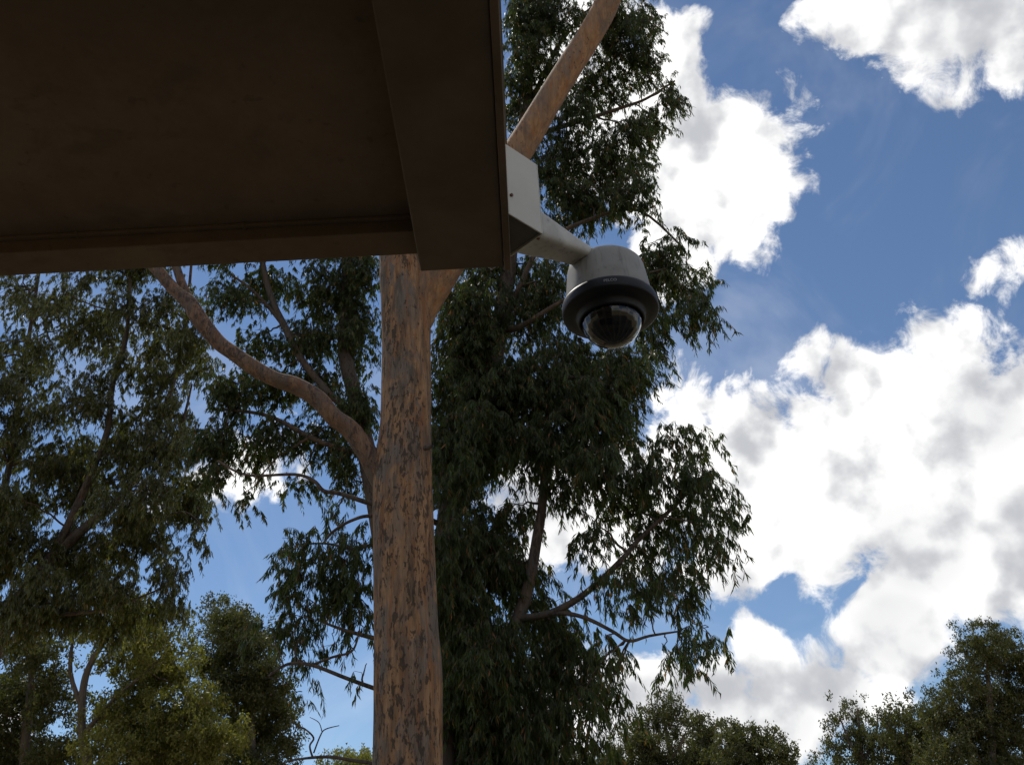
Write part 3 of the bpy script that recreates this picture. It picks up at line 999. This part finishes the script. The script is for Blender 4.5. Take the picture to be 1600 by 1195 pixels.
# ---- gum behind the trunk on the left
Y4 = 13.5
tr4 = [(616, 1195, Y4, 44), (606, 900, Y4, 38), (578, 730, Y4, 30), (557, 630, Y4, 25), (538, 540, Y4, 21), (543, 435, Y4, 18), (538, 300, Y4, 15), (520, 100, Y4, 10)]
t4 = empty('gum_tree', trunk_base(tr4), 'gum tree of fine dark foliage between the curved limb and the orange trunk', 'tree')
f4 = Foliage()
f4.skeleton(*trunk(t4, tr4, MAT['dark_bark'], 16, 0.05, 31))
for i, lb in enumerate([
    [(560, 650, Y4, 14), (520, 620, Y4 - .2, 12), (470, 560, Y4 - .3, 11), (446, 513, Y4 - .3, 11), (425, 468, Y4 - .3, 10), (411, 415, Y4 - .3, 9), (400, 340, Y4 - .3, 7)],
    [(572, 710, Y4, 10), (500, 690, Y4 - .2, 8), (420, 650, Y4 - .3, 6), (350, 640, Y4 - .3, 4)],
    [(446, 513, Y4 - .3, 7), (420, 480, Y4 - .3, 6), (390, 450, Y4 - .3, 5), (362, 430, Y4 - .3, 3)],
]):
    f4.skeleton(*limb(t4, 'branch', lb, MAT['dark_bark'], 9, 0.06, 40 + i, 5))
for (x, y, a, b, k) in [(355, 460, 40, 34, .8), (420, 445, 45, 32, .9), (520, 450, 55, 55, 1.1), (560, 520, 32, 60, 1.2), (480, 530, 55, 40, 1.0), (430, 600, 50, 34, .9), (370, 610, 42, 40, 1.1), (345, 680, 40, 42, 1.1),
                        (420, 680, 48, 32, .9), (500, 680, 45, 36, .9), (560, 640, 28, 50, 1.2), (470, 760, 30, 18, .6), (335, 740, 30, 24, .8), (400, 715, 30, 22, .7), (535, 715, 34, 28, .9), (500, 600, 40, 40, .8),
                        (400, 530, 36, 30, .7), (380, 790, 22, 16, .5), (545, 760, 22, 20, .7), (500, 340, 70, 70, 1.0), (420, 330, 60, 60, .9), (340, 370, 60, 60, .9), (570, 420, 30, 50, 1.0)]:
    f4.blob(x, y, a, b, Y4 + rng.uniform(-.7, .5), dens=9000 * k, leaf=(.08, .13), width=.165)
COUNT['t4'] = f4.build(t4, MAT['leaf'], MAT['twig'], True)

# ---- large gum at the left edge
Y3 = 16.0
tr3 = [(-70, 1195, Y3, 36.7), (-30, 1060, Y3, 32.6), (19, 959, Y3, 27.2), (84, 868, Y3, 20.4), (136, 822, Y3, 15.0), (175, 790, Y3, 12.9), (208, 751, Y3, 11.6), (235, 690, Y3, 9.5), (270, 600, Y3, 6.8), (290, 500, Y3, 5.4), (300, 400, Y3, 4.1)]
t3 = empty('gum_tree', trunk_base(tr3), 'broad gum tree at the left edge, leaves glinting below the eave', 'tree')
f3 = Foliage()
f3.skeleton(*trunk(t3, tr3, MAT['dark_bark'], 14, 0.05, 51))
for i, lb in enumerate([
    [(84, 868, Y3, 12.2), (120, 790, Y3 - .3, 11.6), (149, 725, Y3 - .4, 10.2), (169, 667, Y3 - .4, 9.5), (176, 602, Y3 - .4, 8.2), (195, 537, Y3 - .4, 6.8), (201, 485, Y3 - .4, 6.1), (205, 400, Y3 - .4, 4.1)],
    [(-20, 1030, Y3, 15.0), (-10, 850, Y3 + .3, 12.2), (20, 700, Y3 + .5, 9.5), (40, 560, Y3 + .6, 6.8), (60, 430, Y3 + .6, 4.8), (70, 330, Y3 + .6, 3.4)],
    [(235, 690, Y3, 6.1), (266, 705, Y3 - .2, 4.8), (285, 660, Y3 - .3, 4.1), (300, 600, Y3 - .3, 2.7)],
    [(175, 790, Y3, 5.4), (230, 810, Y3 - .3, 4.1), (290, 800, Y3 - .4, 2.7), (320, 830, Y3 - .4, 1.7)],
    [(19, 959, Y3, 8.2), (90, 960, Y3 - .3, 6.1), (170, 950, Y3 - .5, 4.8), (250, 920, Y3 - .5, 2.7)],
]):
    f3.skeleton(*limb(t3, 'branch', lb, MAT['dark_bark'], 9, 0.06, 60 + i, 5))
B3 = []
for gy in range(340, 1010, 62):
    for gx in range(-60, 330, 62):
        x, y = gx + rng.uniform(-22, 22), gy + rng.uniform(-22, 22)
        right = 335 if y < 640 else (325 if y < 820 else (300 - (y - 820) * .35))
        if x > right - 30:
            continue
        k = 0.7 if (y < 560 and x < 150) else (1.3 if y > 680 else .95)
        if rng.uniform() < .08 and y < 640:
            continue
        B3.append((x, y, rng.uniform(34, 50), rng.uniform(32, 48), k))
B3 += [(310, 560, 22, 46, .7), (300, 790, 34, 40, 1.0), (322, 855, 20, 18, .7), (262, 890, 34, 34, 1.0), (268, 945, 22, 34, .8), (290, 690, 30, 40, .9), (300, 480, 30, 30, .8), (245, 960, 22, 26, .7)]
for (x, y, a, b, k) in B3:
    f3.blob(x, y, a, b, Y3 + rng.uniform(-1.2, 1.0), dens=5400 * k, leaf=(.085, .14), width=.16, sigma=.14, clump=9, spray_twigs=.15)
COUNT['t3'] = f3.build(t3, MAT['leaf_left'], MAT['twig'], True)


# ---- rounded trees further off
def far_tree(label, trunk_px, blobs, Y, leaf_mat, dens, leaf, name='bushy_tree', group=None, limbs=(), sigma=.3, per=30, width=.34, hang=.35):
    t = empty(name, trunk_base(trunk_px), label, 'tree', group)
    f = Foliage()
    f.skeleton(*trunk(t, trunk_px, MAT['far_bark'], 10, 0.05, int(Y * 7), 5))
    for i, lb in enumerate(limbs):
        f.skeleton(*limb(t, 'branch', lb, MAT['far_bark'], 7, 0.05, 70 + i, 4))
    for (x, y, a, b, k) in blobs:
        f.blob(x, y, a * .9, b * .9, Y + rng.uniform(-.05, .05) * 20, dens=15.0 * dens * k, leaf=(leaf[0] * .45, leaf[1] * .52), per_spray=44, hang=hang, sigma=sigma, width=width, clump=5, spray_twigs=.08, fluff=.045 + .0011 * Y)
    COUNT[label[:22]] = f.build(t, leaf_mat, MAT['twig'], 2)
    return t


YL = 25.0
far_tree('olive green bushy tree with pale thin stems low on the left', [(135, 1240, YL, 16), (128, 1150, YL, 13), (130, 1075, YL, 11), (145, 1030, YL, 9), (180, 980, YL, 5)],
         [(205, 965, 40, 30, 1), (245, 990, 45, 36, 1), (190, 1030, 40, 34, .8), (262, 1050, 50, 40, 1), (215, 1110, 60, 50, .9), (300, 1110, 50, 46, 1.1), (250, 1165, 80, 44, 1.1), (160, 1130, 36, 40, .5), (330, 1160, 50, 40, 1),
          (150, 975, 34, 26, .7), (170, 1180, 50, 34, .9), (270, 1230, 110, 40, 1)],
         YL, MAT['leaf_olive'], 260, (.17, .27), limbs=[[(128, 1150, YL, 9), (180, 1090, YL, 7), (240, 1040, YL, 5), (270, 1000, YL, 3)], [(130, 1110, YL, 8), (110, 1050, YL, 7), (115, 990, YL, 4)]])
far_tree('dark green bushy tree with two rounded heads left of the trunk', [(395, 1260, YL + 3, 16), (392, 1150, YL + 3, 13), (385, 1060, YL + 3, 9), (375, 980, YL + 3, 4)],
         [(345, 965, 34, 22, 1), (365, 985, 45, 30, 1), (395, 1010, 38, 36, 1.1), (340, 1030, 40, 36, 1.1), (412, 1060, 30, 40, 1.1), (375, 1075, 50, 40, 1.2), (428, 1110, 26, 36, 1.1), (390, 1140, 55, 45, 1.2), (435, 1160, 22, 36, 1), (400, 1220, 70, 50, 1.2)],
         YL + 3, MAT['leaf_dark'], 270, (.17, .27))
far_tree('shadowy bushy tree under the broad gum in the lower left corner', [(30, 1270, YL + 1, 18), (40, 1150, YL + 1, 14), (50, 1050, YL + 1, 9), (55, 980, YL + 1, 5)],
         [(50, 1010, 60, 40, .8), (20, 1080, 60, 50, .9), (90, 1090, 50, 50, .7), (40, 1160, 70, 50, 1), (100, 1190, 50, 40, .9), (30, 1240, 90, 50, 1), (-40, 1120, 50, 60, 1)],
         YL + 1, MAT['leaf_dark'], 230, (.17, .27))
far_tree('small olive tree top just showing beside the foot of the trunk', [(540, 1330, 42, 8), (541, 1240, 42, 6), (543, 1190, 42, 3)],
         [(540, 1195, 34, 16, 1.1), (565, 1190, 20, 18, 1.1), (515, 1205, 26, 14, 1), (545, 1240, 55, 36, 1.2)], 42, MAT['leaf_olive'], 150, (.24, .36), sigma=.4)
YF = 54.0
GF = 'trees on the skyline to the right of the trunk'
far_tree('open topped far gum with a tall domed head, left of the skyline group', [(1045, 1330, YF, 12), (1046, 1240, YF, 9), (1047, 1180, YF, 7), (1040, 1140, YF, 4), (1036, 1110, YF, 3)],
         [(1036, 1106, 24, 17, 1), (1012, 1132, 26, 17, .9), (1052, 1132, 22, 18, .8), (1000, 1158, 34, 18, 1.1), (1030, 1168, 30, 20, .9), (968, 1180, 34, 15, 1.1), (1065, 1185, 30, 18, .9), (1010, 1200, 70, 20, 1.2), (920, 1190, 30, 12, 1), (1040, 1250, 70, 40, 1.2)],
         YF, MAT['leaf_dark'], 110, (.26, .42), 'far_gum_tree', GF, limbs=[[(1046, 1190, YF, 5), (1062, 1165, YF, 4), (1072, 1142, YF, 2.5)], [(1046, 1200, YF, 5), (1020, 1170, YF, 4), (1008, 1140, YF, 2.5)]], sigma=.45)
far_tree('narrow upright far gum in the middle of the skyline group', [(1096, 1330, YF + 2, 11), (1096, 1230, YF + 2, 8), (1096, 1150, YF + 2, 4)],
         [(1092, 1132, 18, 16, 1.1), (1100, 1156, 24, 22, 1.2), (1088, 1180, 28, 20, 1.2), (1115, 1186, 20, 20, 1.1), (1100, 1230, 45, 36, 1.2)], YF + 2, MAT['leaf_dark'], 120, (.26, .42), 'far_gum_tree', GF, sigma=.45)
far_tree('far olive gum with three rounded heads at the right of the skyline group', [(1178, 1330, YF - 4, 11), (1178, 1240, YF - 4, 8), (1172, 1160, YF - 4, 4)],
         [(1152, 1142, 22, 14, 1.1), (1140, 1166, 24, 18, 1.1), (1176, 1162, 24, 20, 1.1), (1205, 1160, 20, 12, 1), (1212, 1182, 24, 16, 1.1), (1165, 1190, 50, 18, 1.2), (1225, 1195, 18, 12, 1), (1180, 1240, 70, 36, 1.2)],
         YF - 4, MAT['leaf_dark'], 120, (.26, .42), 'far_gum_tree', GF, sigma=.45)
YR = 40.0
far_tree('thin feathery tree beside the dense trees at lower right', [(1350, 1330, YR + 3, 12), (1350, 1230, YR + 3, 9), (1345, 1160, YR + 3, 6), (1340, 1110, YR + 3, 3)],
         [(1340, 1108, 30, 14, .55), (1318, 1130, 22, 20, .55), (1352, 1135, 28, 22, .6), (1322, 1165, 30, 22, .8), (1360, 1170, 32, 26, .9), (1300, 1190, 22, 12, .7), (1340, 1210, 60, 24, 1.1)], YR + 3, MAT['leaf_dark'], 125, (.2, .34), 'feathery_tree', sigma=.4,
         limbs=[[(1350, 1200, YR + 3, 5), (1328, 1160, YR + 3, 4), (1312, 1120, YR + 3, 2)], [(1349, 1190, YR + 3, 5), (1368, 1150, YR + 3, 3.5), (1372, 1115, YR + 3, 2)]])
far_tree('brownish round tree between the feathery tree and the tallest dense tree', [(1425, 1330, YR + 1, 12), (1425, 1230, YR + 1, 9), (1415, 1140, YR + 1, 4)],
         [(1410, 1112, 24, 14, .9), (1392, 1132, 24, 20, 1), (1430, 1132, 26, 22, 1.1), (1400, 1165, 36, 24, 1.2), (1440, 1170, 36, 26, 1.2), (1420, 1210, 60, 30, 1.3)], YR + 1, MAT['leaf_dark'], 130, (.2, .34), sigma=.4)
far_tree('tallest dense dark tree with domed heads in the lower right corner', [(1550, 1340, YR - 3, 20), (1550, 1220, YR - 3, 15), (1548, 1120, YR - 3, 10), (1542, 1030, YR - 3, 5)],
         [(1532, 1000, 28, 18, 1.2), (1564, 1006, 24, 20, 1.2), (1518, 1028, 24, 22, 1.2), (1548, 1028, 34, 24, 1.3), (1590, 1040, 26, 30, 1.2), (1500, 1062, 28, 18, .9), (1475, 1088, 26, 20, 1.1), (1520, 1085, 44, 28, 1.3), (1580, 1095, 40, 40, 1.3),
          (1462, 1120, 26, 24, 1.2), (1500, 1135, 44, 34, 1.3), (1560, 1150, 60, 40, 1.3), (1480, 1175, 44, 28, 1.3), (1560, 1210, 100, 40, 1.3), (1640, 1060, 50, 60, 1.2), (1640, 1160, 60, 60, 1.2)], YR - 3, MAT['leaf_dark'], 150, (.18, .3), sigma=.36)
